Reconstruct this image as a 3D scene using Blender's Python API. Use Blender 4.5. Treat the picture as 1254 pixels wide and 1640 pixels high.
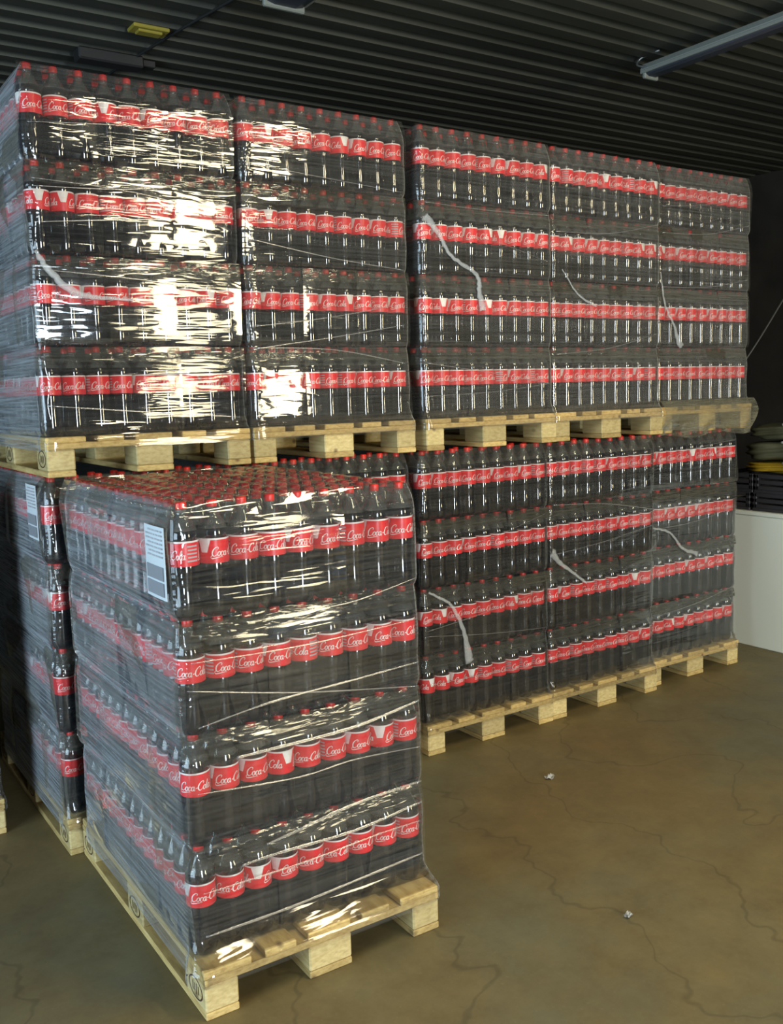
import bpy, bmesh, math, random
import numpy as np
from mathutils import Vector, Matrix, Euler

for o in list(bpy.data.objects):
    bpy.data.objects.remove(o, do_unlink=True)
S = bpy.context.scene
C = S.collection
RND = random.Random(7)
PI = math.pi

# ------------------------------------------------------------------ camera
CAM = (0.0724, -3.5214, 1.7308)
YAW, PITCH, ROLL, FPX = 0.58627, 0.12823, -0.02726, 1526.1
_cy, _sy, _cp, _sp = math.cos(YAW), math.sin(YAW), math.cos(PITCH), math.sin(PITCH)
_f = Vector((_sy*_cp, _cy*_cp, -_sp)); _r = Vector((_cy, -_sy, 0)); _u = _r.cross(_f)
_r2 = math.cos(ROLL)*_r + math.sin(ROLL)*_u
_u2 = -math.sin(ROLL)*_r + math.cos(ROLL)*_u
cd = bpy.data.cameras.new('camera'); cam = bpy.data.objects.new('camera', cd); C.objects.link(cam)
cd.sensor_fit = 'VERTICAL'; cd.sensor_height = 24.0; cd.sensor_width = 24.0*1254/1640
cd.lens = 24.0*FPX/1640
cd.clip_start = 0.02
m = Matrix((( _r2.x, _u2.x, -_f.x, CAM[0]), (_r2.y, _u2.y, -_f.y, CAM[1]), (_r2.z, _u2.z, -_f.z, CAM[2]), (0, 0, 0, 1)))
cam.matrix_world = m
S.camera = cam

# ------------------------------------------------------------------ world, light, exposure
w = bpy.data.worlds.new('world'); S.world = w; w.use_nodes = True
bg = w.node_tree.nodes['Background']; bg.inputs[0].default_value = (0.62, 0.78, 1.0, 1); bg.inputs[1].default_value = 0.5
S.view_settings.view_transform = 'Standard'; S.view_settings.look = 'None'
S.view_settings.gamma = 1.0; S.view_settings.use_curve_mapping = False
S.view_settings.exposure = 0.0
S.cycles.transparent_max_bounces = 14
S.cycles.max_bounces = 5

def area(name, loc, rot, sx, sy, power, col):
    l = bpy.data.lights.new(name, 'AREA'); l.shape = 'RECTANGLE'; l.size = sx; l.size_y = sy
    l.energy = power; l.color = col
    o = bpy.data.objects.new(name, l); C.objects.link(o); o.location = loc; o.rotation_euler = rot
    return o
# assumed daylight through an unseen loading door added in the left wall
area('daylight_door_light', (-3.75, -2.2, 1.6), (0, -PI/2, 0), 3.0, 3.4, 300, (0.60, 0.81, 1.0))
# assumed daylight from an unseen gate, added to the wall behind the photographer
area('daylight_gate_light', (0.6, -8.75, 1.7), (PI/2, 0, 0), 1.1, 3.2, 450, (0.80, 0.90, 1.0))
# assumed warm source, added for film highlights, at a made-up opening in that wall
area('warm_gate_light', (5.0, -8.75, 2.1), (PI/2, 0, 0), 0.9, 2.2, 240, (1.0, 0.86, 0.55))

# ------------------------------------------------------------------ helpers
def tag(o, label, cat, group=None, kind=None):
    if label: o['label'] = label
    if cat: o['category'] = cat
    if group: o['group'] = group
    if kind: o['kind'] = kind
    return o
def empty(name, loc=(0, 0, 0), rz=0.0, parent=None):
    o = bpy.data.objects.new(name, None); C.objects.link(o)
    o.location = loc; o.rotation_euler = (0, 0, rz); o.empty_display_size = 0.05
    if parent: o.parent = parent
    return o
def link(name, me, parent=None, loc=(0, 0, 0), rot=(0, 0, 0)):
    o = bpy.data.objects.new(name, me); C.objects.link(o)
    o.location = loc; o.rotation_euler = rot
    if parent: o.parent = parent
    return o
def mesh(name, v, f, mats, idx=None, smooth=False):
    me = bpy.data.meshes.new(name); me.from_pydata([tuple(p) for p in v], [], f)
    for mm in (mats if isinstance(mats, (list, tuple)) else [mats]): me.materials.append(mm)
    if idx is not None: me.polygons.foreach_set('material_index', idx)
    if smooth: me.polygons.foreach_set('use_smooth', [True]*len(me.polygons))
    me.update(); return me
def bm_mesh(name, bm, mats, smooth=False):
    me = bpy.data.meshes.new(name); bm.normal_update(); bm.to_mesh(me); bm.free()
    for mm in (mats if isinstance(mats, (list, tuple)) else [mats]): me.materials.append(mm)
    if smooth: me.polygons.foreach_set('use_smooth', [True]*len(me.polygons))
    return me
def add_box(bm, lo, hi, bev=0.0, mi=0):
    r = bmesh.ops.create_cube(bm, size=1.0)
    vs = r['verts']
    for v in vs:
        v.co = Vector([lo[i] + (v.co[i]+.5)*(hi[i]-lo[i]) for i in range(3)])
    fs = {f for v in vs for f in v.link_faces}
    for f in fs: f.material_index = mi
    if bev > 0:
        es = list({e for v in vs for e in v.link_edges})
        g = bmesh.ops.bevel(bm, geom=es, offset=bev, segments=1, affect='EDGES', profile=0.5)
        for f in g['faces']: f.material_index = mi
_box = {}
def box_mesh(name, size, mat, bev=0.003):
    k = (name, tuple(round(s, 4) for s in size), mat.name)
    if k not in _box:
        bm = bmesh.new(); add_box(bm, (-size[0]/2, -size[1]/2, -size[2]/2), (size[0]/2, size[1]/2, size[2]/2), bev)
        _box[k] = bm_mesh(name, bm, mat)
    return _box[k]
def tube(pts, rad, seg=6, flat=1.0, up=Vector((0, -1, 0))):
    """swept tube through pts; rad number or list; flattened along up"""
    pts = [Vector(p) for p in pts]; n = len(pts); V = []; F = []
    for i, p in enumerate(pts):
        t = (pts[min(i+1, n-1)] - pts[max(i-1, 0)]).normalized()
        a = t.cross(up)
        if a.length < 1e-4: a = t.cross(Vector((0.3, 0.2, 1)))
        a.normalize(); b = a.cross(t).normalized()
        r = rad[i] if isinstance(rad, (list, tuple)) else rad
        for k in range(seg):
            q = 2*PI*k/seg
            V.append(p + a*(r*math.cos(q)) + b*(r*flat*math.sin(q)))
    for i in range(n-1):
        for k in range(seg):
            F.append((i*seg+k, i*seg+(k+1) % seg, (i+1)*seg+(k+1) % seg, (i+1)*seg+k))
    F.append(tuple(range(seg))[::-1]); F.append(tuple((n-1)*seg+k for k in range(seg)))
    return V, F
def spline(P, n=6):
    P = [Vector(p) for p in P]; out = []
    for i in range(len(P)-1):
        p0 = P[max(i-1, 0)]; p1 = P[i]; p2 = P[i+1]; p3 = P[min(i+2, len(P)-1)]
        for k in range(n):
            t = k/n
            out.append(0.5*((2*p1)+(p2-p0)*t+(2*p0-5*p1+4*p2-p3)*t*t+(3*p1-p0-3*p2+p3)*t**3))
    out.append(P[-1]); return out

# ------------------------------------------------------------------ materials
class NT:
    def __init__(s, name):
        s.m = bpy.data.materials.new(name); s.m.use_nodes = True; s.t = s.m.node_tree; s.t.nodes.clear()
        s.out = s.t.nodes.new('ShaderNodeOutputMaterial')
    def n(s, typ, props=None, **ins):
        nd = s.t.nodes.new('ShaderNode'+typ)
        for k, v in (props or {}).items(): setattr(nd, k, v)
        for k, v in ins.items():
            key = int(k[1:]) if k[0] == 'i' and k[1:].isdigit() else k.replace('_', ' ')
            s.set(nd.inputs[key], v)
        return nd
    def set(s, sock, v):
        if isinstance(v, bpy.types.NodeSocket): s.t.links.new(v, sock)
        elif isinstance(v, bpy.types.Node): s.t.links.new(v.outputs[0], sock)
        else: sock.default_value = v
    def ramp(s, fac, stops):
        nd = s.t.nodes.new('ShaderNodeValToRGB'); s.set(nd.inputs[0], fac)
        e = nd.color_ramp.elements
        while len(e) > 1: e.remove(e[-1])
        for i, (p, c) in enumerate(stops):
            el = e[0] if i == 0 else e.new(p)
            el.position = p; el.color = (*c, 1) if len(c) == 3 else c
        return nd
    def math(s, op, a, b=0.0, clamp=False):
        return s.n('Math', {'operation': op, 'use_clamp': clamp}, i0=a, i1=b)
    def mix(s, fac, a, b, mode='MIX'):
        nd = s.t.nodes.new('ShaderNodeMix'); nd.data_type = 'RGBA'; nd.blend_type = mode
        s.set(nd.inputs[0], fac); s.set(nd.inputs[6], a); s.set(nd.inputs[7], b)
        return nd.outputs[2]
    def noise(s, scale, vec=None, detail=3.0, rough=0.55):
        nd = s.n('TexNoise', Scale=scale, Detail=detail, Roughness=rough)
        if vec is not None: s.set(nd.inputs['Vector'], vec)
        return nd.outputs[0]
    def mapping(s, scale, coord='Object', loc=None):
        tc = s.n('TexCoord'); mp = s.n('Mapping'); s.t.links.new(tc.outputs[coord], mp.inputs[0])
        mp.inputs['Scale'].default_value = scale
        if loc is not None: s.set(mp.inputs['Location'], loc)
        return mp.outputs[0]
    def bsdf(s, **ins):
        b = s.n('BsdfPrincipled', **ins); s.t.links.new(b.outputs[0], s.out.inputs[0]); return b
    def bump(s, h, strength=0.3, dist=0.01):
        return s.n('Bump', Strength=strength, Distance=dist, Height=h).outputs[0]
def rgb(r, g, b): return (r, g, b, 1)

def plain(name, col, rough=0.5, **kw):
    t = NT(name); t.bsdf(Base_Color=rgb(*col), Roughness=rough, **kw); return t.m

M = {}
def mk_wood(name, a, b, c):
    t = NT(name)
    info = t.n('ObjectInfo'); rv = info.outputs['Random']
    loc = t.n('CombineXYZ', X=t.math('MULTIPLY', rv, 37.0), Y=t.math('MULTIPLY', rv, 11.0), Z=t.math('MULTIPLY', rv, 23.0))
    v = t.mapping((14, 3.0, 30), loc=loc.outputs[0])
    g = t.noise(3.0, v, 5, 0.6)
    col = t.ramp(g, [(0.30, a), (0.52, b), (0.75, c)])
    kn = t.n('TexVoronoi', Scale=1.0); t.set(kn.inputs['Vector'], t.mapping((9, 5, 9), loc=loc.outputs[0]))
    k2 = t.ramp(kn.outputs[0], [(0.04, (1, 1, 1)), (0.13, (0, 0, 0))])
    colk = t.mix(t.math('MULTIPLY', k2.outputs[0], 0.75), col.outputs[0], rgb(0.10, 0.05, 0.02))
    br = t.math('ADD', t.math('MULTIPLY', rv, 0.5), 0.72)
    hsv = t.n('HueSaturation', Color=colk, Value=br)
    t.bsdf(Base_Color=hsv.outputs[0], Roughness=0.75, Normal=t.bump(g, 0.25, 0.002))
    return t.m
M['wood'] = mk_wood('pallet_wood', (0.38, 0.25, 0.085), (0.54, 0.39, 0.145), (0.64, 0.49, 0.21))
M['woodside'] = mk_wood('pallet_block_wood', (0.44, 0.33, 0.14), (0.57, 0.45, 0.20), (0.66, 0.55, 0.28))
M['stamp'] = plain('burnt_stamp', (0.07, 0.03, 0.012), 0.8)

# cola seen through the bottle wall: near-black brown with a glossy clear wall
t = NT('cola'); t.bsdf(Base_Color=rgb(0.006, 0.005, 0.006), Roughness=0.09, IOR=1.5, Coat_Weight=1.0, Coat_Roughness=0.06); M['cola'] = t.m
# clear PET
t = NT('clear_pet')
fr = t.n('Fresnel', IOR=1.55)
g = t.n('BsdfGlossy', Color=rgb(0.95, 0.97, 0.95), Roughness=0.08)
tr = t.n('BsdfTransparent', Color=rgb(0.86, 0.88, 0.84))
df = t.n('BsdfDiffuse', Color=rgb(0.5, 0.52, 0.48))
mx0 = t.n('MixShader', Fac=0.11); t.t.links.new(tr.outputs[0], mx0.inputs[1]); t.t.links.new(df.outputs[0], mx0.inputs[2])
mx = t.n('MixShader', Fac=t.math('MULTIPLY', fr.outputs[0], 1.8, True)); t.t.links.new(mx0.outputs[0], mx.inputs[1]); t.t.links.new(g.outputs[0], mx.inputs[2])
t.t.links.new(mx.outputs[0], t.out.inputs[0]); M['pet'] = t.m
M['red'] = plain('label_red', (0.74, 0.022, 0.030), 0.32)
M['cap'] = plain('cap_red', (0.66, 0.022, 0.016), 0.35)
M['white'] = plain('print_white', (0.82, 0.80, 0.76), 0.4)
M['grey_print'] = plain('print_grey', (0.45, 0.45, 0.47), 0.5)
M['scrap'] = plain('scrap_pale', (0.42, 0.41, 0.36), 0.6)
M['box_print'] = plain('print_box', (0.26, 0.28, 0.30), 0.5)
M['dark_print'] = plain('print_dark', (0.08, 0.08, 0.09), 0.5)

def mk_film(name, haze, refl, rough, bumps, sx=(1.2, 1.2, 34.0), tint=(0.80, 0.84, 0.86)):
    """clear stretch film: see-through, Fresnel sheen, a little milky, wrinkled along its winding direction"""
    t = NT(name)
    v = t.mapping(sx)
    n1 = t.noise(3.0, v, 2, 0.5)
    cr = t.math('ABSOLUTE', t.math('SUBTRACT', n1, 0.5))      # sharp creases along the winding
    n2 = t.noise(2.2, t.mapping((1.5, 1.5, 5.0)), 1, 0.5)
    n3 = t.noise(1.4, t.mapping((1.0, 1.0, 1.2)), 2, 0.5)
    h = t.math('ADD', t.math('MULTIPLY', cr, 1.1), t.math('ADD', t.math('MULTIPLY', n2, 0.7), t.math('MULTIPLY', n3, 0.5)))
    bp = t.bump(h, bumps, 0.02)
    fr = t.n('Fresnel', IOR=1.5, Normal=bp)
    lw = t.n('LayerWeight', Blend=0.5)            # facing: 1-cos
    inv = t.math('DIVIDE', 1.0, t.math('MAXIMUM', t.math('SUBTRACT', 1.0, lw.outputs[1]), 0.16))
    st = t.ramp(t.noise(3.0, t.mapping((sx[0], sx[1], 40.0)), 3, 0.6), [(0.36, (0.45, 0.45, 0.45)), (0.72, (1.7, 1.7, 1.7))])
    hz = t.math('MULTIPLY', t.math('MULTIPLY', t.math('POWER', inv, 1.9), haze), st.outputs[0], True)
    tr = t.n('BsdfTransparent', Color=rgb(0.97, 0.97, 0.96))
    df = t.n('BsdfDiffuse', Color=rgb(*tint)); tl = t.n('BsdfTranslucent', Color=rgb(*tint))
    dd = t.n('MixShader', Fac=0.35); t.t.links.new(df.outputs[0], dd.inputs[1]); t.t.links.new(tl.outputs[0], dd.inputs[2])
    gl = t.n('BsdfGlossy', Color=rgb(1, 1, 1), Roughness=rough, Normal=bp)
    a = t.n('MixShader', Fac=hz); t.t.links.new(tr.outputs[0], a.inputs[1]); t.t.links.new(dd.outputs[0], a.inputs[2])
    b = t.n('MixShader', Fac=t.math('MULTIPLY', fr.outputs[0], refl, True))
    t.t.links.new(a.outputs[0], b.inputs[1]); t.t.links.new(gl.outputs[0], b.inputs[2])
    t.t.links.new(b.outputs[0], t.out.inputs[0])
    return t.m
M['stretch'] = mk_film('stretch_film', 0.025, 0.9, 0.06, 0.30, (0.8, 0.8, 9.0), (0.66, 0.72, 0.76))
M['shrink'] = mk_film('shrink_film', 0.016, 1.6, 0.05, 0.22, (1.1, 1.1, 6.5), (0.80, 0.78, 0.64))
M['stretch_thin'] = mk_film('stretch_film_thin', 0.014, 0.9, 0.06, 0.30, (0.8, 0.8, 9.0), (0.66, 0.72, 0.76))
M['stretch_thick'] = mk_film('stretch_film_thick', 0.046, 0.9, 0.06, 0.30, (0.8, 0.8, 9.0), (0.72, 0.73, 0.68))
M['bunch_shade'] = mk_film('bunched_film_shade', 0.34, 0.8, 0.12, 0.4, (3.0, 3.0, 14.0), (0.11, 0.105, 0.08))  # bunched film at the necks, tinted dark to paint shade between layers
M['topfilm'] = mk_film('top_film', 0.0016, 0.8, 0.10, 0.6, (9, 9, 9))
t = NT('film_strand')
tr = t.n('BsdfTransparent', Color=rgb(0.95, 0.95, 0.95)); pb = t.n('BsdfPrincipled', Base_Color=rgb(0.75, 0.78, 0.78), Roughness=0.25)
mx = t.n('MixShader', Fac=0.26); t.t.links.new(tr.outputs[0], mx.inputs[1]); t.t.links.new(pb.outputs[0], mx.inputs[2]); t.t.links.new(mx.outputs[0], t.out.inputs[0])
M['strand'] = t.m
t = NT('film_edge')
tr = t.n('BsdfTransparent', Color=rgb(0.97, 0.97, 0.97)); gl = t.n('BsdfGlossy', Color=rgb(1, 0.98, 0.94), Roughness=0.22); df = t.n('BsdfDiffuse', Color=rgb(0.8, 0.8, 0.78))
m0 = t.n('MixShader', Fac=0.35); t.t.links.new(gl.outputs[0], m0.inputs[1]); t.t.links.new(df.outputs[0], m0.inputs[2])
mx = t.n('MixShader', Fac=0.22); t.t.links.new(tr.outputs[0], mx.inputs[1]); t.t.links.new(m0.outputs[0], mx.inputs[2]); t.t.links.new(mx.outputs[0], t.out.inputs[0])
M['edge'] = t.m

# floor: worn olive-brown concrete
t = NT('floor_concrete')
v = t.mapping((1, 1, 1))
a = t.noise(0.7, v, 5, 0.6); b = t.noise(4.5, v, 8, 0.78); c3 = t.noise(60, v, 3, 0.6)
c1 = t.ramp(a, [(0.35, (0.210, 0.146, 0.054)), (0.5, (0.200, 0.156, 0.064)), (0.66, (0.155, 0.152, 0.086))])
c2 = t.mix(t.ramp(b, [(0.35, (0.55, 0.55, 0.55)), (0.7, (0, 0, 0))]).outputs[0], c1.outputs[0], rgb(0.082, 0.058, 0.022))
c4 = t.mix(t.ramp(c3, [(0.62, (0, 0, 0)), (0.8, (0.35, 0.35, 0.35))]).outputs[0], c2, rgb(0.27, 0.22, 0.12))
wv = t.n('TexWave', {'wave_type': 'BANDS'}, Scale=0.55, Distortion=9.0, Detail=4.0, Detail_Scale=1.6); t.set(wv.inputs['Vector'], t.mapping((1.0, 1.6, 1)))
ck = t.ramp(wv.outputs[0], [(0.0, (0.3, 0.3, 0.3)), (0.003, (0, 0, 0))])
c5 = t.mix(ck.outputs[0], c4, rgb(0.03, 0.024, 0.012))
t.bsdf(Base_Color=c5, Roughness=0.62, Normal=t.bump(b, 0.25, 0.004)); M['floor'] = t.m
# corrugated roof sheet
t = NT('roof_sheet')
a = t.noise(1.3, t.mapping((0.35, 2, 1)), 4); cr = t.ramp(a, [(0.35, (0.036, 0.039, 0.030)), (0.7, (0.072, 0.074, 0.058))])
t.bsdf(Base_Color=cr.outputs[0], Roughness=0.55, Metallic=0.2); M['roof'] = t.m
t = NT('wall_paint')
a = t.noise(2.5, t.mapping((1, 1, 1)), 5); cr = t.ramp(a, [(0.35, (0.016, 0.014, 0.011)), (0.7, (0.034, 0.030, 0.024))])
t.bsdf(Base_Color=cr.outputs[0], Roughness=0.9); M['wall'] = t.m
M['white_panel'] = plain('white_laminate', (0.84, 0.87, 0.74), 0.45)
M['lamp_white'] = plain('lamp_housing', (0.20, 0.215, 0.19), 0.55)
M['lamp_cover'] = plain('lamp_cover', (0.035, 0.042, 0.055), 0.45)
t = NT('lamp_glow'); em = t.n('Emission', Color=rgb(1.0, 0.86, 0.58), Strength=52.0); t.t.links.new(em.outputs[0], t.out.inputs[0]); M['glow'] = t.m  # glow of the assumed lit lamps, out of view
M['steel'] = plain('steel_wire', (0.35, 0.36, 0.34), 0.4, Metallic=0.8)
M['cable'] = plain('cable_black', (0.015, 0.015, 0.015), 0.6)
M['crate'] = plain('crate_plastic', (0.035, 0.033, 0.036), 0.5)
M['amber'] = plain('amber_goods', (0.38, 0.24, 0.02), 0.35)
M['olive'] = plain('olive_goods', (0.10, 0.10, 0.055), 0.5)
M['tagyellow'] = plain('yellow_tag', (0.30, 0.24, 0.03), 0.6)
M['paper'] = plain('paper', (0.62, 0.68, 0.70), 0.6)

# ------------------------------------------------------------------ structure
X0, X1, Y0, Y1, ZC = -3.6, 7.6, -8.6, 3.2, 3.5
def struct(name, lo, hi, mat):
    bm = bmesh.new(); add_box(bm, lo, hi)
    o = link(name, bm_mesh(name, bm, mat)); o['kind'] = 'structure'; return o
struct('floor', (X0-.4, Y0-.4, -0.12), (X1+.2, Y1+.2, 0.0), M['floor'])
struct('wall_back', (X0-.2, Y1, 0), (X1+.2, Y1+.2, ZC+.1), M['wall'])
struct('wall_right', (X1, Y0-.2, 0), (X1+.2, Y1, ZC+.1), M['wall'])
# left wall with assumed loading door opening y -3.9..-0.5, z 0..3.1
wl = empty('wall_left'); wl['kind'] = 'structure'
for k, (lo, hi) in enumerate([((X0-.2, Y0-.2, 0), (X0, -3.9, ZC+.1)), ((X0-.2, -0.5, 0), (X0, Y1, ZC+.1)), ((X0-.2, -3.9, 3.1), (X0, -0.5, ZC+.1))]):
    bm = bmesh.new(); add_box(bm, lo, hi); link('wall_section', bm_mesh('wall_section', bm, M['wall']), wl)
wr = empty('wall_front'); wr['kind'] = 'structure'  # unseen wall, both gate openings assumed for the added lights
for (lo, hi) in [((X0-.2, Y0-.2, 0), (-0.3, Y0, ZC+.1)), ((1.5, Y0-.2, 0), (4.3, Y0, ZC+.1)), ((5.7, Y0-.2, 0), (X1, Y0, ZC+.1)),
                 ((-0.3, Y0-.2, 3.35), (1.5, Y0, ZC+.1)), ((4.3, Y0-.2, 3.25), (5.7, Y0, ZC+.1))]:
    bm = bmesh.new(); add_box(bm, lo, hi); link('wall_section', bm_mesh('wall_section', bm, M['wall']), wr)
# corrugated ceiling, ribs along X
prof = []
pit, dep = 0.155, 0.038
y = Y0-.2
while y < Y1+.2:
    prof += [(y, ZC), (y+pit*.52, ZC), (y+pit*.64, ZC+dep), (y+pit*.88, ZC+dep)]
    y += pit
V = []; F = []
for (yy, zz) in prof:
    V += [(X0-.2, yy, zz), (X1+.2, yy, zz)]
for i in range(len(prof)-1): F.append((2*i, 2*i+1, 2*i+3, 2*i+2))
nb = len(V); V += [(X0-.2, Y0-.2, ZC+.1), (X1+.2, Y0-.2, ZC+.1), (X1+.2, Y1+.2, ZC+.1), (X0-.2, Y1+.2, ZC+.1)]
F.append((nb, nb+1, nb+2, nb+3))
ce = link('ceiling', mesh('ceiling', V, F, M['roof'])); ce['kind'] = 'structure'

# ------------------------------------------------------------------ pallets
def block_stamp(parent_block, sx, side):
    """burnt oval mark on the long-side face of a block"""
    V = []; F = []; n = 20
    for k in range(n):
        q = 2*PI*k/n
        for rr in (0.052, 0.045): V.append((0, rr*math.cos(q), rr*0.62*math.sin(q)))
    for k in range(n):
        a = 2*k; b = 2*((k+1) % n); F.append((a, a+1, b+1, b))
    for yy, hh in ((-.02, .013), (-.007, .016), (.007, .012), (.02, .015)):
        i = len(V); V += [(0, yy-.003, -hh), (0, yy+.003, -hh), (0, yy+.003, hh), (0, yy-.003, hh)]; F.append((i, i+1, i+2, i+3))
    return link('burnt_stamp', mesh('burnt_stamp', V, F, M['stamp']), parent_block, (side*(sx/2+.0006), 0, 0.004))
def make_pallet(loc, rz, label, stamped=False):
    p = tag(empty('wooden_pallet', loc, rz), label, 'pallet', 'wooden pallets under the bottle loads')
    r = random.Random(int(abs(loc[0])*977+loc[2]*131+abs(loc[1])*57))
    xb = [(0, .1), (.3275, .4725), (.7, .8)]; yb = [(0, .145), (.5275, .6725), (1.055, 1.2)]
    j = lambda s: r.uniform(-s, s)
    for (a, b) in xb:
        link('bottom_board', box_mesh('bottom_board', (b-a, 1.2, .022), M['wood']), p, ((a+b)/2, .6, .011))
        for (c, d) in yb:
            bl = link('block', box_mesh('block', (b-a, d-c, .078), M['woodside'], .005), p, ((a+b)/2, (c+d)/2, .061))
            if stamped and a == 0: block_stamp(bl, b-a, -1)
    for (c, d) in yb:
        link('stringer_board', box_mesh('stringer_board', (.8, d-c, .022), M['wood']), p, (.4, (c+d)/2, .111))
    x = 0
    for i, wd in enumerate((.145, .1, .145, .1, .145)):
        link('deck_board', box_mesh('deck_board', (wd, 1.2, .022), M['wood']), p, (x+wd/2, .6+j(.004), .133), (0, 0, j(.003)))
        x += wd+.04125
    return p

PH = 0.144; LP = 0.3250; ZU = 1.4465
NB = 9; DX = 0.0886; BR = 0.0432
ordw = ['first', 'second', 'third', 'fourth', 'fifth', 'sixth', 'seventh', 'eighth', 'ninth', 'tenth', 'eleventh', 'twelfth']
layw = ['bottom', 'lower middle', 'upper middle', 'top']
# load: name, pallet origin (x,y,z), rotation, setback of the bottles
FG = dict(name='foremost', loc=(0.967, -1.178, 0), rz=-0.006, set=0.07)
LOADS = {'fg': FG}
for i, x in enumerate([0.927, 1.755, 2.586, 3.389, 4.190]):
    LOADS['L%d' % (i+1)] = dict(name=ordw[i]+' lower', loc=(x, [.035, .03, 0, .005, .062][i], 0), rz=[0, 0, 0, .004, .004][i], set=0.03)
for i, x in enumerate([0.938, 1.755, 2.612, 3.417, 4.222]):
    LOADS['U%d' % (i+1)] = dict(skirt=(i == 4), name=ordw[i]+' upper', loc=(x, [0, 0, -.005, .005, .03][i], ZU), rz=[0, .0, -.004, .003, 0][i], set=0.03)
LOADS['S0'] = dict(name='set-back', loc=(-0.028, 0.395, 0), rz=0, set=0.03)
PLAB = {'fg': 'pale wooden pallet on the floor carrying the foremost bottle load',
        'S0': 'wooden pallet with only one block showing, set back beside the row'}
for i in range(5):
    PLAB['L%d' % (i+1)] = '%s wooden pallet from the near end standing on the floor under the back row' % ordw[i]
    PLAB['U%d' % (i+1)] = '%s raised wooden pallet from the near end lying on bottle caps in back row' % ordw[i]
for k, L in LOADS.items():
    make_pallet(L['loc'], L['rz'], PLAB[k], stamped=(k in ('fg', 'L1', 'U1')))

# ------------------------------------------------------------------ the bottle
PROF = [(0, .030), (.005, .037), (.018, .0420), (.042, .0432), (.062, .0420), (.082, .0405), (.102, .0407), (.125, .0420), (.146, .0432), (.150, .0424),
        (.222, .0424), (.226, .0432), (.236, .0427), (.247, .0400), (.262, .0335), (.276, .0255), (.288, .0180), (.297, .0140), (.299, .0165), (.303, .0165), (.304, .0125), (.318, .0125)]
LIQ = 13      # profile index up to which the cola stands
def lathe(prof, seg, cap0=True, cap1=False):
    V = []; F = []
    for (z, r) in prof:
        for k in range(seg):
            q = 2*PI*k/seg; V.append((r*math.cos(q), r*math.sin(q), z))
    for i in range(len(prof)-1):
        for k in range(seg):
            F.append((i*seg+k, i*seg+(k+1) % seg, (i+1)*seg+(k+1) % seg, (i+1)*seg+k))
    if cap0: F.append(tuple(range(seg))[::-1])
    if cap1: F.append(tuple((len(prof)-1)*seg+k for k in range(seg)))
    return V, F
def body_geo(prof, liq, seg):
    V, F = lathe(prof, seg)
    n = len(prof)-1
    idx = [0 if i < liq else 1 for i in range(n) for k in range(seg)] + [0]
    z, r = prof[liq]; b = len(V)
    for k in range(seg):
        q = 2*PI*k/seg; V.append((r*.985*math.cos(q), r*.985*math.sin(q), z-.0005))
    F.append(tuple(b+k for k in range(seg))); idx.append(0)
    return V, F, idx
# script lettering as ribbons: strokes of (x, y, width)
def glyphs():
    st = []
    def C(x, tail):
        s = [(1.45, 1.42, .10), (1.62, 1.75, .2), (1.30, 2.0, .16), (.65, 1.75, .2), (.18, 1.1, .34), (.22, .38, .34), (.70, 0.0, .2), (1.25, .18, .12), (1.65, .62, .08)]
        st.append([(x+a, b, c) for a, b, c in s])
        if tail: st.append([(x+a, b, c) for a, b, c in [(.3, .2, .2), (-.1, -.12, .12), (.25, -.5, .2), (1.3, -.42, .2), (2.6, -.25, .12), (3.4, -.3, .05)]])
    def o(x): st.append([(x+a, b, c) for a, b, c in [(.55, 1.0, .12), (.18, .75, .26), (.12, .3, .28), (.42, 0, .14), (.78, .25, .24), (.82, .7, .24), (.55, 1.0, .1), (1.0, .82, .07)]])
    def c(x): st.append([(x+a, b, cc) for a, b, cc in [(.78, .78, .2), (.5, 1.0, .14), (.16, .7, .28), (.18, .25, .28), (.48, 0, .14), (.95, .35, .07)]])
    def a(x):
        o(x); st.append([(x+p, q, r) for p, q, r in [(.86, 1.0, .2), (.82, .3, .28), (1.0, 0, .16), (1.25, .3, .06)]])
    def l(x): st.append([(x+p, q, r) for p, q, r in [(-.05, .2, .06), (.38, 1.0, .12), (.52, 1.75, .16), (.3, 2.0, .12), (.14, 1.3, .26), (.14, .4, .28), (.34, 0, .16), (.7, .35, .06)]])
    C(0, True); o(1.55); c(2.5); a(3.35)
    st.append([(4.65, .55, .16), (5.15, .62, .16)])
    C(5.2, False); o(6.75); l(7.75); a(8.3)
    return st
def lettering_geo(sub, R, ang0, unit, zc):
    V = []; F = []
    W = 9.6
    for s in glyphs():
        P = spline([(x+0.22*y, y, w) for x, y, w in s], sub)
        b = len(V); n = len(P)
        for i, p in enumerate(P):
            d = P[min(i+1, n-1)] - P[max(i-1, 0)]; d = Vector((d.x, d.y)); d.normalize()
            nx, ny = -d.y, d.x
            for sg in (1, -1):
                x = p.x + sg*nx*p.z/2; yv = p.y + sg*ny*p.z/2
                th = ang0 + (x - W/2)*unit/R
                V.append((R*math.cos(th), R*math.sin(th), zc + (yv-.75)*unit*1.25))
        for i in range(n-1): F.append((b+2*i, b+2*i+1, b+2*i+3, b+2*i+2))
    return V, F
def patch_geo(R, a0, a1, z0, z1, seg, slant=0.0):
    V = []; F = []
    for k in range(seg+1):
        f = k/seg
        for z, s in ((z0, slant), (z1, -slant)):
            q = a0+s + (a1-a0-2*s)*f
            V.append((R*math.cos(q), R*math.sin(q), z))
    for k in range(seg): F.append((2*k, 2*k+2, 2*k+3, 2*k+1))
    return V, F
LZ0, LZ1, LR = .1515, .2205, .0430
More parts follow.
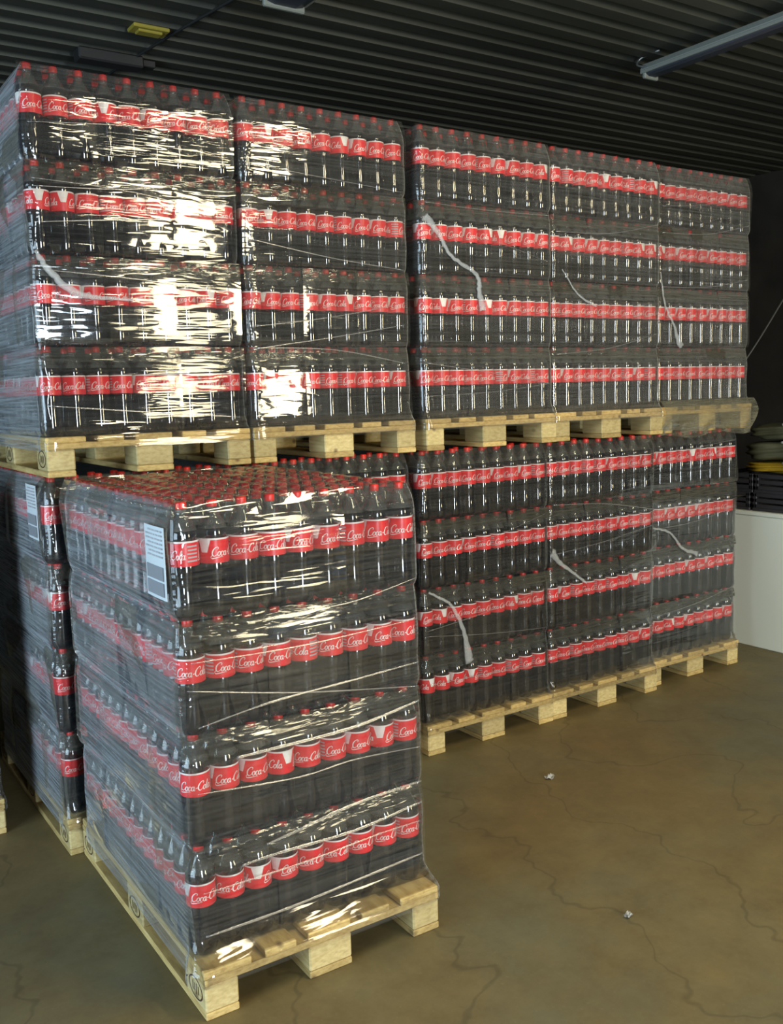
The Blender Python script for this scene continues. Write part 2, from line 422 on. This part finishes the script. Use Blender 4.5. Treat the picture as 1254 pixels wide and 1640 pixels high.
def label_geos(seg, sub):
    band = lathe([(LZ0, LR), (LZ1, LR)], seg, False, False)
    tex = []
    for a0 in (-PI/2, PI/2): tex.append(lettering_geo(sub, LR+.0005, a0, .0100, LZ0+.029))
    edge = lathe([(LZ1-.0048, LR+.0003), (LZ1, LR+.0003)], seg, False, False)
    pan = patch_geo(LR+.0005, -.33, .33, LZ0+.030, LZ1-.004, 5, .12)
    lines = ([], [])
    for i in range(5):
        v, f = patch_geo(LR+.0005, PI-.38+.05*(i % 2), PI+.38, LZ0+.012+i*.010, LZ0+.0165+i*.010, 4)
        b = len(lines[0]); lines[0].extend(v); lines[1].extend([tuple(b+q for q in ff) for ff in f])
    return band, tex, edge, pan, lines
def join(gs):
    V = []; F = []
    for v, f in gs:
        b = len(V); V += list(v); F += [tuple(b+i for i in q) for q in f]
    return V, F
band, tex, edge, pan, lines = label_geos(24, 4)
bv, bf, bi = body_geo(PROF, LIQ, 24)
ME_body = mesh('bottle_body', bv, bf, [M['cola'], M['pet']], bi, True)
ME_band = mesh('label_band', band[0], band[1], M['red'], None, True)
tv, tf = join(tex); ME_text = mesh('lettering', tv, tf, M['white'], None, True)
ME_edge = mesh('label_edge', edge[0], edge[1], M['white'], None, True)
ME_pan = mesh('label_panel', pan[0], pan[1], M['white'], None, True)
ME_lines = mesh('fine_print', lines[0], lines[1], M['grey_print'], None, True)
CAPP = [(.3045, .0146), (.307, .0150), (.3215, .0150), (.3240, .0138), (.3247, .0120)]
cv, cf = lathe(CAPP, 20, True, True); ME_cap = mesh('cap', cv, cf, M['cap'])
for p in ME_cap.polygons: p.use_smooth = len(p.vertices) == 4

# light version for the uncountable rest
PROF2 = [PROF[i] for i in (0, 1, 2, 3, 5, 6, 8, 9, 10, 11, 13, 14, 15, 16, 17, 20)]
band2, tex2, edge2, pan2, _ = label_geos(12, 1)
b2v, b2f, b2i = body_geo(PROF2, 10, 12)
c2v, c2f = lathe([CAPP[0], CAPP[2], CAPP[4]], 10, False, True)
RV = []; RF = []; RI = []
def addg(v, f, idx):
    b = len(RV); RV.extend(v); RF.extend([tuple(b+i for i in q) for q in f]); RI.extend(idx)
addg(b2v, b2f, b2i)
addg(*band2, [2]*len(band2[1])); addg(*edge2, [3]*len(edge2[1])); addg(*pan2, [3]*len(pan2[1]))
for g_ in tex2: addg(*g_, [3]*len(g_[1]))
addg(c2v, c2f, [4]*len(c2f))
# even leaner one (no print) for bottles behind the first row
QV = []; QF = []; QI = []
def addq(v, f, idx):
    b = len(QV); QV.extend(v); QF.extend([tuple(b+i for i in q) for q in f]); QI.extend(idx)
addq(b2v, b2f, b2i); addq(*band2, [2]*len(band2[1])); addq(*edge2, [3]*len(edge2[1])); addq(c2v, c2f, [4]*len(c2f))

def spin():
    # most bottles turn a wordmark outwards, some the white panel or the fine print
    k = RND.random()
    if k < .80: return RND.choice((0, PI)) + RND.uniform(-.4, .4)
    if k < .90: return -PI/2 + RND.uniform(-.5, .5)
    return RND.uniform(0, 2*PI)
def make_bottle(loc, rz, label):
    e = tag(empty('cola_bottle', loc, rz), label, 'bottle', 'cola bottles in wrapped pallet loads')
    link('body', ME_body, e)
    b = link('label_band', ME_band, e)
    link('lettering', ME_text, b); link('label_edge', ME_edge, b); link('label_panel', ME_pan, b); link('fine_print', ME_lines, b)
    link('cap', ME_cap, e)
    return e
rest = []      # (matrix, rich?)
def world(L, x, y, z):
    c, s = math.cos(L['rz']), math.sin(L['rz']); a, b, d = L['loc']
    return (a+x*c-y*s, b+x*s+y*c, d+z)
INDIV = {'fg', 'U1', 'U2', 'U3', 'U4', 'L3', 'L4'}
ND = 12
count = 0
for k, L in LOADS.items():
    for ly in range(4):
        jx, jy = RND.uniform(-.004, .004), RND.uniform(-.004, .004)
        for iy in range(ND):
            for ix in range(NB):
                front = iy == 0
                left = ix == 0; right = ix == NB-1
                keep = iy < 2
                if k == 'fg': keep = keep or left or right or ly == 3
                elif k in ('L1', 'U1', 'S0'): keep = keep or left or (k == 'S0' and right)
                elif k in ('L5', 'U5'): keep = keep or right or (left and iy < 4)
                else: keep = keep or (left and iy < 4)
                if not keep: continue
                x = .4 + (ix-(NB-1)/2)*DX + jx + RND.uniform(-.0006, .0006)
                y = L['set'] + BR + iy*DX + jy + RND.uniform(-.0006, .0006)
                p = world(L, x, y, PH + .0005 + ly*LP)
                rz = L['rz'] + spin() - (PI/2 if (left and not front) else 0)
                ind = False
                if k in INDIV and front:
                    lab = '%s cola bottle from near end, %s layer, front of %s load' % (ordw[ix], layw[ly], L['name'])
                    ind = True
                elif k == 'fg' and left:
                    lab = '%s cola bottle behind near corner, %s layer, long side of foremost load' % (ordw[iy-1], layw[ly])
                    ind = True
                if ind:
                    make_bottle(p, rz, lab); count += 1
                else:
                    rest.append((p, rz, front or left or right or k == 'fg'))
print('bottles individual', count, 'rest', len(rest))
nv = []; nf = []; ni = []; off = 0
for rich in (True, False):
    V0 = np.array(RV if rich else QV, float); F0 = RF if rich else QF; I0 = RI if rich else QI
    for p, rz, r in rest:
        if r != rich: continue
        c, s = math.cos(rz), math.sin(rz)
        X = V0[:, 0]*c - V0[:, 1]*s + p[0]; Y = V0[:, 0]*s + V0[:, 1]*c + p[1]; Z = V0[:, 2] + p[2]
        nv.append(np.stack([X, Y, Z], 1)); nf += [tuple(off+i for i in q) for q in F0]; ni += I0; off += len(V0)
me = bpy.data.meshes.new('cola_bottles'); me.from_pydata(np.concatenate(nv).tolist(), [], nf)
for mm in (M['cola'], M['pet'], M['red'], M['white'], M['cap']): me.materials.append(mm)
me.polygons.foreach_set('material_index', ni); me.polygons.foreach_set('use_smooth', [True]*len(nf)); me.update()
tag(link('cola_bottles', me), 'remaining red-capped cola bottles packed inside and behind the wrapped loads', 'bottles', None, 'stuff')

# ------------------------------------------------------------------ wrapping film
def zprof(zl, top):
    """how far the film sinks in at height zl inside one layer"""
    n = 0.0
    if zl < .03: n -= .012*(1-zl/.03)**2
    if zl > .225:
        f = (zl-.225)/(LP-.225)
        n -= (.034 if top else .013)*f*f
    return n
def shrink_film(L, rnd):
    """the tight film of each six-pack: a facet per pack, each with its own slight tilt"""
    V = []; F = []; I = []
    faces = [((.4-NB*DX/2, L['set']), (1, 0), (0, -1), [3, 3, 3]),
             ((.4-NB*DX/2, L['set']), (0, 1), (-1, 0), [3]*4)]
    for (o, d, nrm, packs) in faces:
        if d == (0, 1) and L['kind'] == 'mid': packs = [3]
        for ly in range(4):
            u0 = 0.0
            for pk in packs:
                wd = pk*DX; a = .0015
                tu = rnd.gauss(0, .045); tz = rnd.gauss(0, .045); of = rnd.uniform(.0005, .0035)
                if d == (1, 0) and L['name'] in ('first upper', 'second upper'):
                    # pack tilt biased to push highlights off the lower layers onto the upper
                    if ly < 2: tu += .045
                    else: tz = .05 + tz*.5
                b = len(V); nu, nz = 10, 12
                for i in range(nu+1):
                    for j in range(nz+1):
                        u = u0 + a + (wd-2*a)*i/nu; zl = .004 + (LP-.006)*j/nz
                        n = of + zprof(zl, ly == 3) + tu*(u-u0-wd/2) + tz*(zl-.15)
                        n -= .0003*(1-math.cos(2*PI*pk*i/nu))/2
                        edge_ = min(i, nu-i)
                        if edge_ == 0: n -= .0010
                        x = o[0]+d[0]*u+nrm[0]*n; yv = o[1]+d[1]*u+nrm[1]*n
                        V.append((x, yv, PH+ly*LP+zl))
                for i in range(nu):
                    for j in range(nz):
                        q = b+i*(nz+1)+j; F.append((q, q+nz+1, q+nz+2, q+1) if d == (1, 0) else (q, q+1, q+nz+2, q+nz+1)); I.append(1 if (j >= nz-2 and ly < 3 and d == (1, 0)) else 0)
                u0 += wd
    return V, F, I
def stretch_film(L, rnd):
    """continuous wrap around the load: rounded-rectangle loop swept up the height"""
    xa, xb = .4-NB*DX/2-.006, .4+NB*DX/2+.006
    ya, yb = L['set']-.006, L['set']+ND*DX+.006
    r = .035
    loop = []   # (x, y, nx, ny)
    def seg(p, q, n, m):
        for i in range(m):
            f = i/m; loop.append((p[0]+(q[0]-p[0])*f, p[1]+(q[1]-p[1])*f, n[0], n[1]))
    def arc(cx, cy, a0, m=5):
        for i in range(m):
            q = a0+PI/2*i/m; loop.append((cx+r*math.cos(q), cy+r*math.sin(q), math.cos(q), math.sin(q)))
    seg((xa+r, ya), (xb-r, ya), (0, -1), 28); arc(xb-r, ya+r, -PI/2)
    seg((xb, ya+r), (xb, yb-r), (1, 0), 24); arc(xb-r, yb-r, 0)
    seg((xb-r, yb), (xa+r, yb), (0, 1), 14); arc(xa+r, yb-r, PI/2)
    seg((xa, yb-r), (xa, ya+r), (-1, 0), 36); arc(xa+r, ya+r, PI)
    m = len(loop); zs = []
    H = 4*LP
    z = -.13 if L.get('skirt') else -.05
    while z < H-.004: zs.append(z); z += .016
    zs.append(H-.004)
    ph = [rnd.uniform(0, 6.28) for _ in range(6)]
    V = []; F = []
    for z in zs:
        ly = min(3, max(0, int(z/LP))); zl = z-ly*LP
        for i, (x, yv, nx, ny) in enumerate(loop):
            n = zprof(max(zl, 0), ly == 3)*0.8 if z >= 0 else 0
            if z < .05:   # flares out to reach over the pallet edge
                f = (.05-max(z, -.012))/.062
                n += max(0.0, L['set']*abs(ny)+.002)*f*0.98 if ny < -.3 else .004*f
            u = i*.028
            n += .0016*math.sin(7*u+ph[0]+9*z)*math.sin(23*z+ph[1]) + .0010*math.sin(41*z+2.3*u+ph[2])
            V.append((x+nx*n, yv+ny*n, PH+z))
    for j in range(len(zs)-1):
        for i in range(m):
            F.append((j*m+i, j*m+(i+1) % m, (j+1)*m+(i+1) % m, (j+1)*m+i))
    return V, F
def top_film(L, rnd):
    xa, xb = .4-NB*DX/2+.022, .4+NB*DX/2-.022
    ya, yb = L['set']+.022, L['set']+ND*DX-.022
    nx, ny = 9*4, 12*4; V = []; F = []
    for i in range(nx+1):
        for j in range(ny+1):
            x = xa+(xb-xa)*i/nx; yv = ya+(yb-ya)*j/ny
            cx = math.cos(2*PI*(x-(.4-4*DX))/DX); cyy = math.cos(2*PI*(yv-L['set']-BR)/DX)
            s = (cx+cyy+2)/4
            V.append((x, yv, PH+4*LP+.003-.016*(1-s)**1.6+rnd.uniform(-.001, .001)))
    for i in range(nx):
        for j in range(ny):
            q = i*(ny+1)+j; F.append((q, q+ny+1, q+ny+2, q+1))
    return V, F
WLAB = {'fg': 'clear wrinkled stretch film wound around the foremost bottle load', 'S0': 'clear stretch film around the set-back load beside the row'}
for i in range(5):
    WLAB['L%d' % (i+1)] = 'clear stretch film around the %s floor load from the near end' % ordw[i]
    WLAB['U%d' % (i+1)] = 'shiny clear stretch film around the %s raised load from the near end' % ordw[i]
WR = {}
for k, L in LOADS.items():
    L['kind'] = 'full' if k in ('fg', 'L1', 'U1', 'S0') else 'mid'
    rnd = random.Random(100+sum(map(ord, k))*7)
    e = tag(empty('stretch_wrap', L['loc'], L['rz']), WLAB[k], 'film wrap', 'film wraps around the bottle loads')
    WR[k] = e
    v, f = stretch_film(L, rnd); link('side_film', mesh('side_film', v, f, M['stretch_thick' if k in ('U2', 'U3', 'U4', 'U5') else 'stretch_thin' if k in ('L2', 'L3', 'L4', 'L5') else 'stretch'], None, True), e)
    v, f, i_ = shrink_film(L, rnd); link('pack_film', mesh('pack_film', v, f, [M['shrink'], M['bunch_shade']], i_, True), e)
    if k in ('fg', 'U1', 'U2', 'U3', 'U4', 'U5'):
        v, f = top_film(L, rnd); link('top_film', mesh('top_film', v, f, M['topfilm'], None, True), e)

# loose skirt of film hanging over the pallet of the fifth raised load
rs = random.Random(9); V = []; F = []
nu, nz = 26, 9
for i in range(nu+1):
    for j in range(nz+1):
        f = i/nu; g = j/nz
        out = .006+.030*math.sin(PI*min(1, g*1.15))**.8 + .010*math.sin(9*f*PI+2*g)*g + rs.uniform(-.002, .002)
        V.append((-.01+.82*f+.012*math.sin(5*g), -out, PH+.035-.20*g+.012*math.sin(11*f+1)*g))
for i in range(nu):
    for j in range(nz):
        q = i*(nz+1)+j; F.append((q, q+1, q+nz+2, q+nz+1))
M['skirt'] = mk_film('skirt_film', 0.16, 1.6, 0.10, 0.35, (3.0, 3.0, 6.0), (0.30, 0.29, 0.21))
link('film_skirt', mesh('film_skirt', V, F, M['skirt'], None, True), WR['U5'])

def strand(k, pts, rad, mat, name, n=8, flat=.35, wob=.0):
    """pts in world (x, z) on the front face of load k"""
    L = LOADS[k]; P = []
    for (x, z) in pts:
        P.append((x-L['loc'][0], L['set']-.014, z-L['loc'][2]))
    P = spline(P, n); r = random.Random(len(P)*31+int(pts[0][0]*1000))
    if wob: P = [p+Vector((r.uniform(-wob, wob), -r.uniform(0, wob), r.uniform(-wob, wob))) for p in P]
    rr = [rad*(.55+.45*math.sin(PI*min(1, max(0, (i+2)/(len(P)+3)))))*r.uniform(.8, 1.2) for i in range(len(P))] if not isinstance(rad, list) else None
    if rr is None:
        m_ = len(rad)-1; rr = []
        for i in range(len(P)):
            f = i/(len(P)-1)*m_; a = int(min(f, m_-1)); rr.append((rad[a]+(rad[a+1]-rad[a])*(f-a))*r.uniform(.85, 1.15))
    v, f = tube(P, rr, 7, flat)
    link(name, mesh(name, v, f, mat, None, True), WR[k])
for pts, r in [([(0.985, 0.932), (1.341, 0.858), (1.745, 0.797)], .0022), ([(1.011, 0.822), (1.238, 0.851), (1.513, 0.863), (1.748, 0.875)], .003),
               ([(1.12, .712), (1.232, 0.712), (1.508, 0.716), (1.748, 0.75)], .0055), ([(1.0, 0.635), (1.309, 0.606), (1.504, 0.613), (1.745, 0.597)], .0025),
               ([(1.0, 0.213), (1.249, 0.213), (1.489, 0.224), (1.747, 0.238)], .0045), ([(1.2, .43), (1.323, 0.446), (1.499, 0.472), (1.748, 0.482)], .0055),
               ([(1.12, .39), (1.237, 0.393), (1.495, 0.387), (1.748, 0.412)], .005), ([(1.0, 0.342), (1.318, 0.339), (1.586, 0.35), (1.74, .35)], .003),
               ([(1.343, 1.10), (1.523, 1.104), (1.745, 1.145)], .002), ([(1.0, 1.007), (1.347, 0.999), (1.745, 1.015)], .002)]:
    strand('fg', pts, r, M['edge'], 'film_edge', 8, .3)
strand('U1', [(0.955, 2.244), (0.985, 2.194), (1.056, 2.122), (1.143, 2.092), (1.292, 2.085)], [.007, .012, .014, .010, .004], M['strand'], 'film_tail', 8, .4, .003)
strand('U3', [(2.64, 2.489), (2.714, 2.414), (2.782, 2.322), (2.926, 2.245), (2.942, 2.16), (2.96, 2.089)], [.022, .011, .008, .011, .014, .020], M['strand'], 'film_tail', 8, .4, .003)
strand('U4', [(3.479, 2.298), (3.586, 2.181), (3.718, 2.123)], [.003, .005, .007], M['strand'], 'film_tail', 8, .4, .002)
strand('U5', [(4.232, 2.32), (4.264, 2.153), (4.343, 2.037), (4.38, 1.95), (4.41, 1.925)], [.004, .007, .008, .018, .020], M['strand'], 'film_tail', 8, .4, .003)
strand('L3', [(2.618, 0.786), (2.744, 0.708), (2.816, 0.575), (2.851, 0.414)], [.005, .008, .012, .026], M['strand'], 'film_tail', 8, .4, .003)
strand('L4', [(3.40, 0.886), (3.472, 0.811), (3.651, 0.688)], [.024, .011, .006], M['strand'], 'film_tail', 8, .4, .003)
strand('L5', [(4.20, 0.92), (4.363, 0.878), (4.473, 0.776), (4.611, 0.723)], [.006, .007, .009, .014], M['strand'], 'film_tail', 8, .4, .003)
rr_ = random.Random(5)
for k, nst in [('U1', 6), ('U2', 5), ('U3', 4), ('U4', 3), ('U5', 3), ('L3', 4), ('L4', 4), ('L5', 3)]:
    L = LOADS[k]
    for i in range(nst):
        z0 = L['loc'][2]+PH+rr_.uniform(.1, 1.15); dz = rr_.uniform(-.12, .12)
        strand(k, [(L['loc'][0]+.02, z0), (L['loc'][0]+.4, z0+dz*.4+rr_.uniform(-.02, .02)), (L['loc'][0]+.765, z0+dz)], rr_.uniform(.0012, .0026), M['edge'], 'film_edge', 6, .3)

# printed pallet sheets under the film on the long sides
def sheet(loc, wd, ht, label):
    e = tag(empty('pallet_sheet', loc), label, 'label sheet', 'printed sheets on the long sides of loads')
    V = []; F = []
    n = 6
    for i in range(n+1):
        for (xx) in (0, .0008):
            for zz in (0, ht):
                V.append((-xx - .002*math.sin(PI*i/n), wd*i/n, zz))
    for i in range(n):
        a = 4*i; b = 4*(i+1)
        F += [(a, a+1, b+1, b), (a+2, b+2, b+3, a+3), (a+1, a+3, b+3, b+1), (a, b, b+2, a+2)]
    F += [(0, 2, 3, 1), (4*n, 4*n+1, 4*n+3, 4*n+2)]
    link('paper', mesh('paper', V, F, M['paper']), e)
    # print: text lines above, two ruled boxes with bars below
    V = []; F = []
    def rect(y0, y1, z0, z1):
        i = len(V); x = -.0036
        V.extend([(x, y0, z0), (x, y1, z0), (x, y1, z1), (x, y0, z1)]); F.append((i, i+3, i+2, i+1))
    r = random.Random(3)
    for j in range(7):
        z = ht*(.94-.058*j); yy = .012
        while yy < wd-.03:
            l = r.uniform(.012, .035); rect(yy, min(yy+l, wd-.012), z-.0022, z+.0022); yy += l+.006
    o = link('print_lines', mesh('print_lines', V, F, M['grey_print']), e)
    V = []; F = []
    for z0 in (.045, .265):
        rect(.012, wd-.012, ht*z0, ht*(z0+.19))
    link('print_boxes', mesh('print_boxes', V, F, M['box_print']), e)
    return e
sheet((0.9545, -1.095, 1.180), .15, .20, 'white printed sheet near the top corner of the foremost load')
sheet((0.9165, 0.115, 1.208), .15, .205, 'white printed sheet on the long side of the load behind the foremost one')

# ------------------------------------------------------------------ ceiling lamps
def batten(name, x, y0, y1, z, wd, label, lit=False):
    e = tag(empty(name, (x, (y0+y1)/2, z)), label, 'lamp')
    L2 = (y1-y0)/2
    pr = [(-wd*.5, -.012), (-wd*.42, -.028), (-wd*.25, -.036), (wd*.25, -.036), (wd*.42, -.028), (wd*.5, -.012)]
    hp = [(-wd*.5, -.012), (-wd*.54, .0), (-wd*.4, .028), (wd*.4, .028), (wd*.54, .0), (wd*.5, -.012)]
    def ext(pp, yy, close=True):
        V = []; F = []; n = len(pp)
        for (a, b) in pp: V += [(a, -yy, b), (a, yy, b)]
        for i in range(n if close else n-1):
            j = (i+1) % n; F.append((2*i, 2*j, 2*j+1, 2*i+1))
        F.append(tuple(2*i for i in range(n))[::-1]); F.append(tuple(2*i+1 for i in range(n)))
        return V, F
    v, f = ext(hp, L2); link('housing', mesh('housing', v, f, M['lamp_white']), e)
    v, f = ext(pr, L2-.015); link('diffuser', mesh('diffuser', v, f, M['glow'] if lit else M['lamp_cover']), e)
    bm = bmesh.new()
    for sx in (-1, 1): add_box(bm, (sx*wd*.5-.006, -L2, -.022), (sx*wd*.5+.006, L2, -.006), .002)
    link('rim', bm_mesh('rim', bm, M['lamp_white']), e)
    for s in (-1, 1):
        bm = bmesh.new(); add_box(bm, (-wd*.5, s*(L2-.02)-.012, -.048), (wd*.5, s*(L2-.02)+.012, -.006), .006)
        link('end_cap', bm_mesh('end_cap', bm, M['lamp_white']), e)
        v, f = tube(spline([(-wd*.45, s*(L2-.05), .0), (-wd*.55, s*(L2+.02), .03), (-wd*.3, s*(L2+.015), ZC-z+.0), (-.02, s*(L2-.1), ZC-z+.01)], 4), .006, 6)
        link('hanger', mesh('hanger', v, f, M['steel'], None, True), e)
    return e
batten('ceiling_lamp', 4.36, -1.3, 0.26, 3.43, .11, 'long unlit batten lamp hung under corrugated ceiling over the far pallets')
batten('ceiling_lamp', 2.15, -1.1, 0.36, 3.415, .2, 'unlit ceiling lamp end cut off by the top edge of the picture')
batten('ceiling_lamp', 2.25, -3.3, -1.8, 3.42, .17, 'assumed lit ceiling lamp in line with the lamp end at the top edge', True)  # unseen lamp, assumed for the highlights on the film
batten('ceiling_lamp', 3.05, -3.3, -1.8, 3.42, .17, 'assumed lit ceiling lamp between the two rows of unlit lamps', True)  # second unseen lamp, added to widen those film highlights
# ceiling cable, tag, junction box
v, f = tube(spline([(2.2, -.4, 3.493), (2.058, .605, 3.493), (1.99, 1.05, 3.493), (1.938, 1.448, 3.493), (1.8, 2.6, 3.493)], 5), .007, 6)
tag(link('ceiling_cable', mesh('ceiling_cable', v, f, M['cable'], None, True)), 'thin dark cable running across the corrugated ceiling', 'cable')
bm = bmesh.new(); add_box(bm, (-.09, -.05, -.018), (.09, .05, .0), .004); add_box(bm, (-.06, -.03, -.03), (.06, .03, -.016), .004)
tag(link('ceiling_tag', bm_mesh('ceiling_tag', bm, M['tagyellow']), None, (1.85, 1.17, 3.499)), 'small dull yellow box fixed to the corrugated ceiling', 'box')
bm = bmesh.new(); add_box(bm, (-.17, -.05, -.06), (.17, .05, 0), .008); add_box(bm, (.17, -.03, -.045), (.24, .03, -.01), .004)
tag(link('junction_box', bm_mesh('junction_box', bm, M['cable']), None, (1.79, 1.60, 3.499)), 'dark junction box on the ceiling above the first raised load', 'box')

# ------------------------------------------------------------------ right background
e = tag(empty('white_counter', (5.36, -1.2, 0)), 'plain white waist-high counter beside the far end of the row', 'counter')
bm = bmesh.new(); add_box(bm, (0.01, 0.01, 0.0), (.72, 2.19, .86), .004); link('side_panel', bm_mesh('side_panel', bm, M['white_panel']), e)
bm = bmesh.new(); add_box(bm, (0, 0, .86), (.74, 2.2, .888), .005); link('counter_top', bm_mesh('counter_top', bm, M['white_panel']), e)
def crate(loc, sx, sy, sz, label, mat):
    e = tag(empty('dark_crate', loc), label, 'crate', 'dark crates on the white counter')
    bm = bmesh.new(); add_box(bm, (0, 0, 0), (sx, sy, .02), .003); link('base', bm_mesh('base', bm, mat), e)
    for yy in (0, sy-.015):
        for q in range(3):
            bm = bmesh.new(); add_box(bm, (0, yy, .02+q*sz/3.2), (sx, yy+.015, .02+q*sz/3.2+sz*.22), .003); link('slat', bm_mesh('slat', bm, mat), e)
    for xx in (0, sx-.015):
        for q in range(3):
            bm = bmesh.new(); add_box(bm, (xx, .015, .02+q*sz/3.2), (xx+.015, sy-.015, .02+q*sz/3.2+sz*.22), .003); link('slat', bm_mesh('slat', bm, mat), e)
    for xx in (0, sx-.03):
        for yy in (0, sy-.03):
            bm = bmesh.new(); add_box(bm, (xx, yy, .02), (xx+.03, yy+.03, sz), .003); link('corner_post', bm_mesh('corner_post', bm, mat), e)
crate((5.40, .30, .888), .40, .28, .115, 'dark slatted crate on the white counter against the bottle stacks', M['crate'])
crate((5.40, -.02, .888), .40, .30, .115, 'dark slatted crate on the white counter nearer the open floor', M['crate'])
crate((5.40, .28, 1.005), .40, .30, .12, 'dark slatted crate stacked on another beside the bottle stacks', M['crate'])
crate((5.40, -.03, 1.005), .40, .30, .12, 'dark slatted crate stacked nearer the open floor', M['crate'])
def sack(loc, sx, sy, sz, label, mat, seed):
    r = random.Random(seed); bm = bmesh.new()
    bmesh.ops.create_icosphere(bm, subdivisions=4, radius=1.0)
    ph = [r.uniform(0, 6) for _ in range(6)]
    for v in bm.verts:
        c = v.co.copy(); q = 1/max(abs(c.x)**4+abs(c.y)**4+abs(c.z)**4, 1e-6)**.25
        c = c*q
        n = .06*math.sin(5*c.x+ph[0])*math.sin(6*c.y+ph[1])+.05*math.sin(9*c.z+4*c.y+ph[2])
        v.co = Vector((c.x*(1+n)*sx/2, c.y*(1+n)*sy/2, c.z*(1+n)*sz/2+sz/2*1.08))
    e = tag(empty('goods_sack', loc), label, 'sack', 'sacks on top of the crates')
    link('bag', bm_mesh('bag', bm, mat, True), e)
    v, f = tube(spline([(-sx*.45, -sy*.1, sz*1.04), (0, 0, sz*1.12), (sx*.45, sy*.08, sz*1.02)], 5), .008, 6, up=Vector((0, 0, 1)))
    link('seam', mesh('seam', v, f, M['strand'], None, True), e)
sack((5.62, .14, 1.128), .40, .50, .07, 'flat amber sack lying on the dark crates', M['amber'], 1)
sack((5.62, .15, 1.206), .42, .52, .12, 'grey-olive wrapped sack lying on the amber sack', M['olive'], 2)
sack((5.64, .16, 1.338), .40, .46, .10, 'topmost dark olive sack of the pile on the counter', M['olive'], 3)

# ------------------------------------------------------------------ small things
def scrap(loc, rz, sc, label, seed):
    r = random.Random(seed); n = 6; V = []; F = []
    for i in range(n+1):
        for j in range(n+1):
            a = (i/n-.5); b = (j/n-.5)
            V.append((a*sc*1.6, b*sc, .002+abs(r.gauss(0, .006))+.008*math.sin(5*a+seed)**2))
    for i in range(n):
        for j in range(n):
            q = i*(n+1)+j; F.append((q, q+n+1, q+n+2, q+1))
    for p in range((n+1)**2): V.append((V[p][0], V[p][1], max(0, V[p][2]-.002)))
    o = (n+1)**2
    F += [tuple(o+q for q in f[::-1]) for f in list(F)]
    tag(link('film_scrap', mesh('film_scrap', V, F, M['scrap']), None, loc, (0, 0, rz)), label, 'litter', 'scraps on the floor')
scrap((2.30, -1.50, 0), .4, .020, 'small white scrap on the floor nearest the foremost pallet', 1)
scrap((2.86, -0.53, 0), -.5, .026, 'small flattened pale scrap on the floor before the back row', 2)
v, f = tube(spline([(7.25, .6, 3.49), (6.6, .6, 2.76), (6.146, .6, 2.277), (5.814, .6, 1.932), (5.45, .62, 1.58)], 5), .006, 6)
tag(link('slanting_cable', mesh('slanting_cable', v, f, M['steel'], None, True)), 'thin grey cable slanting through the dark beyond the far loads', 'cable')
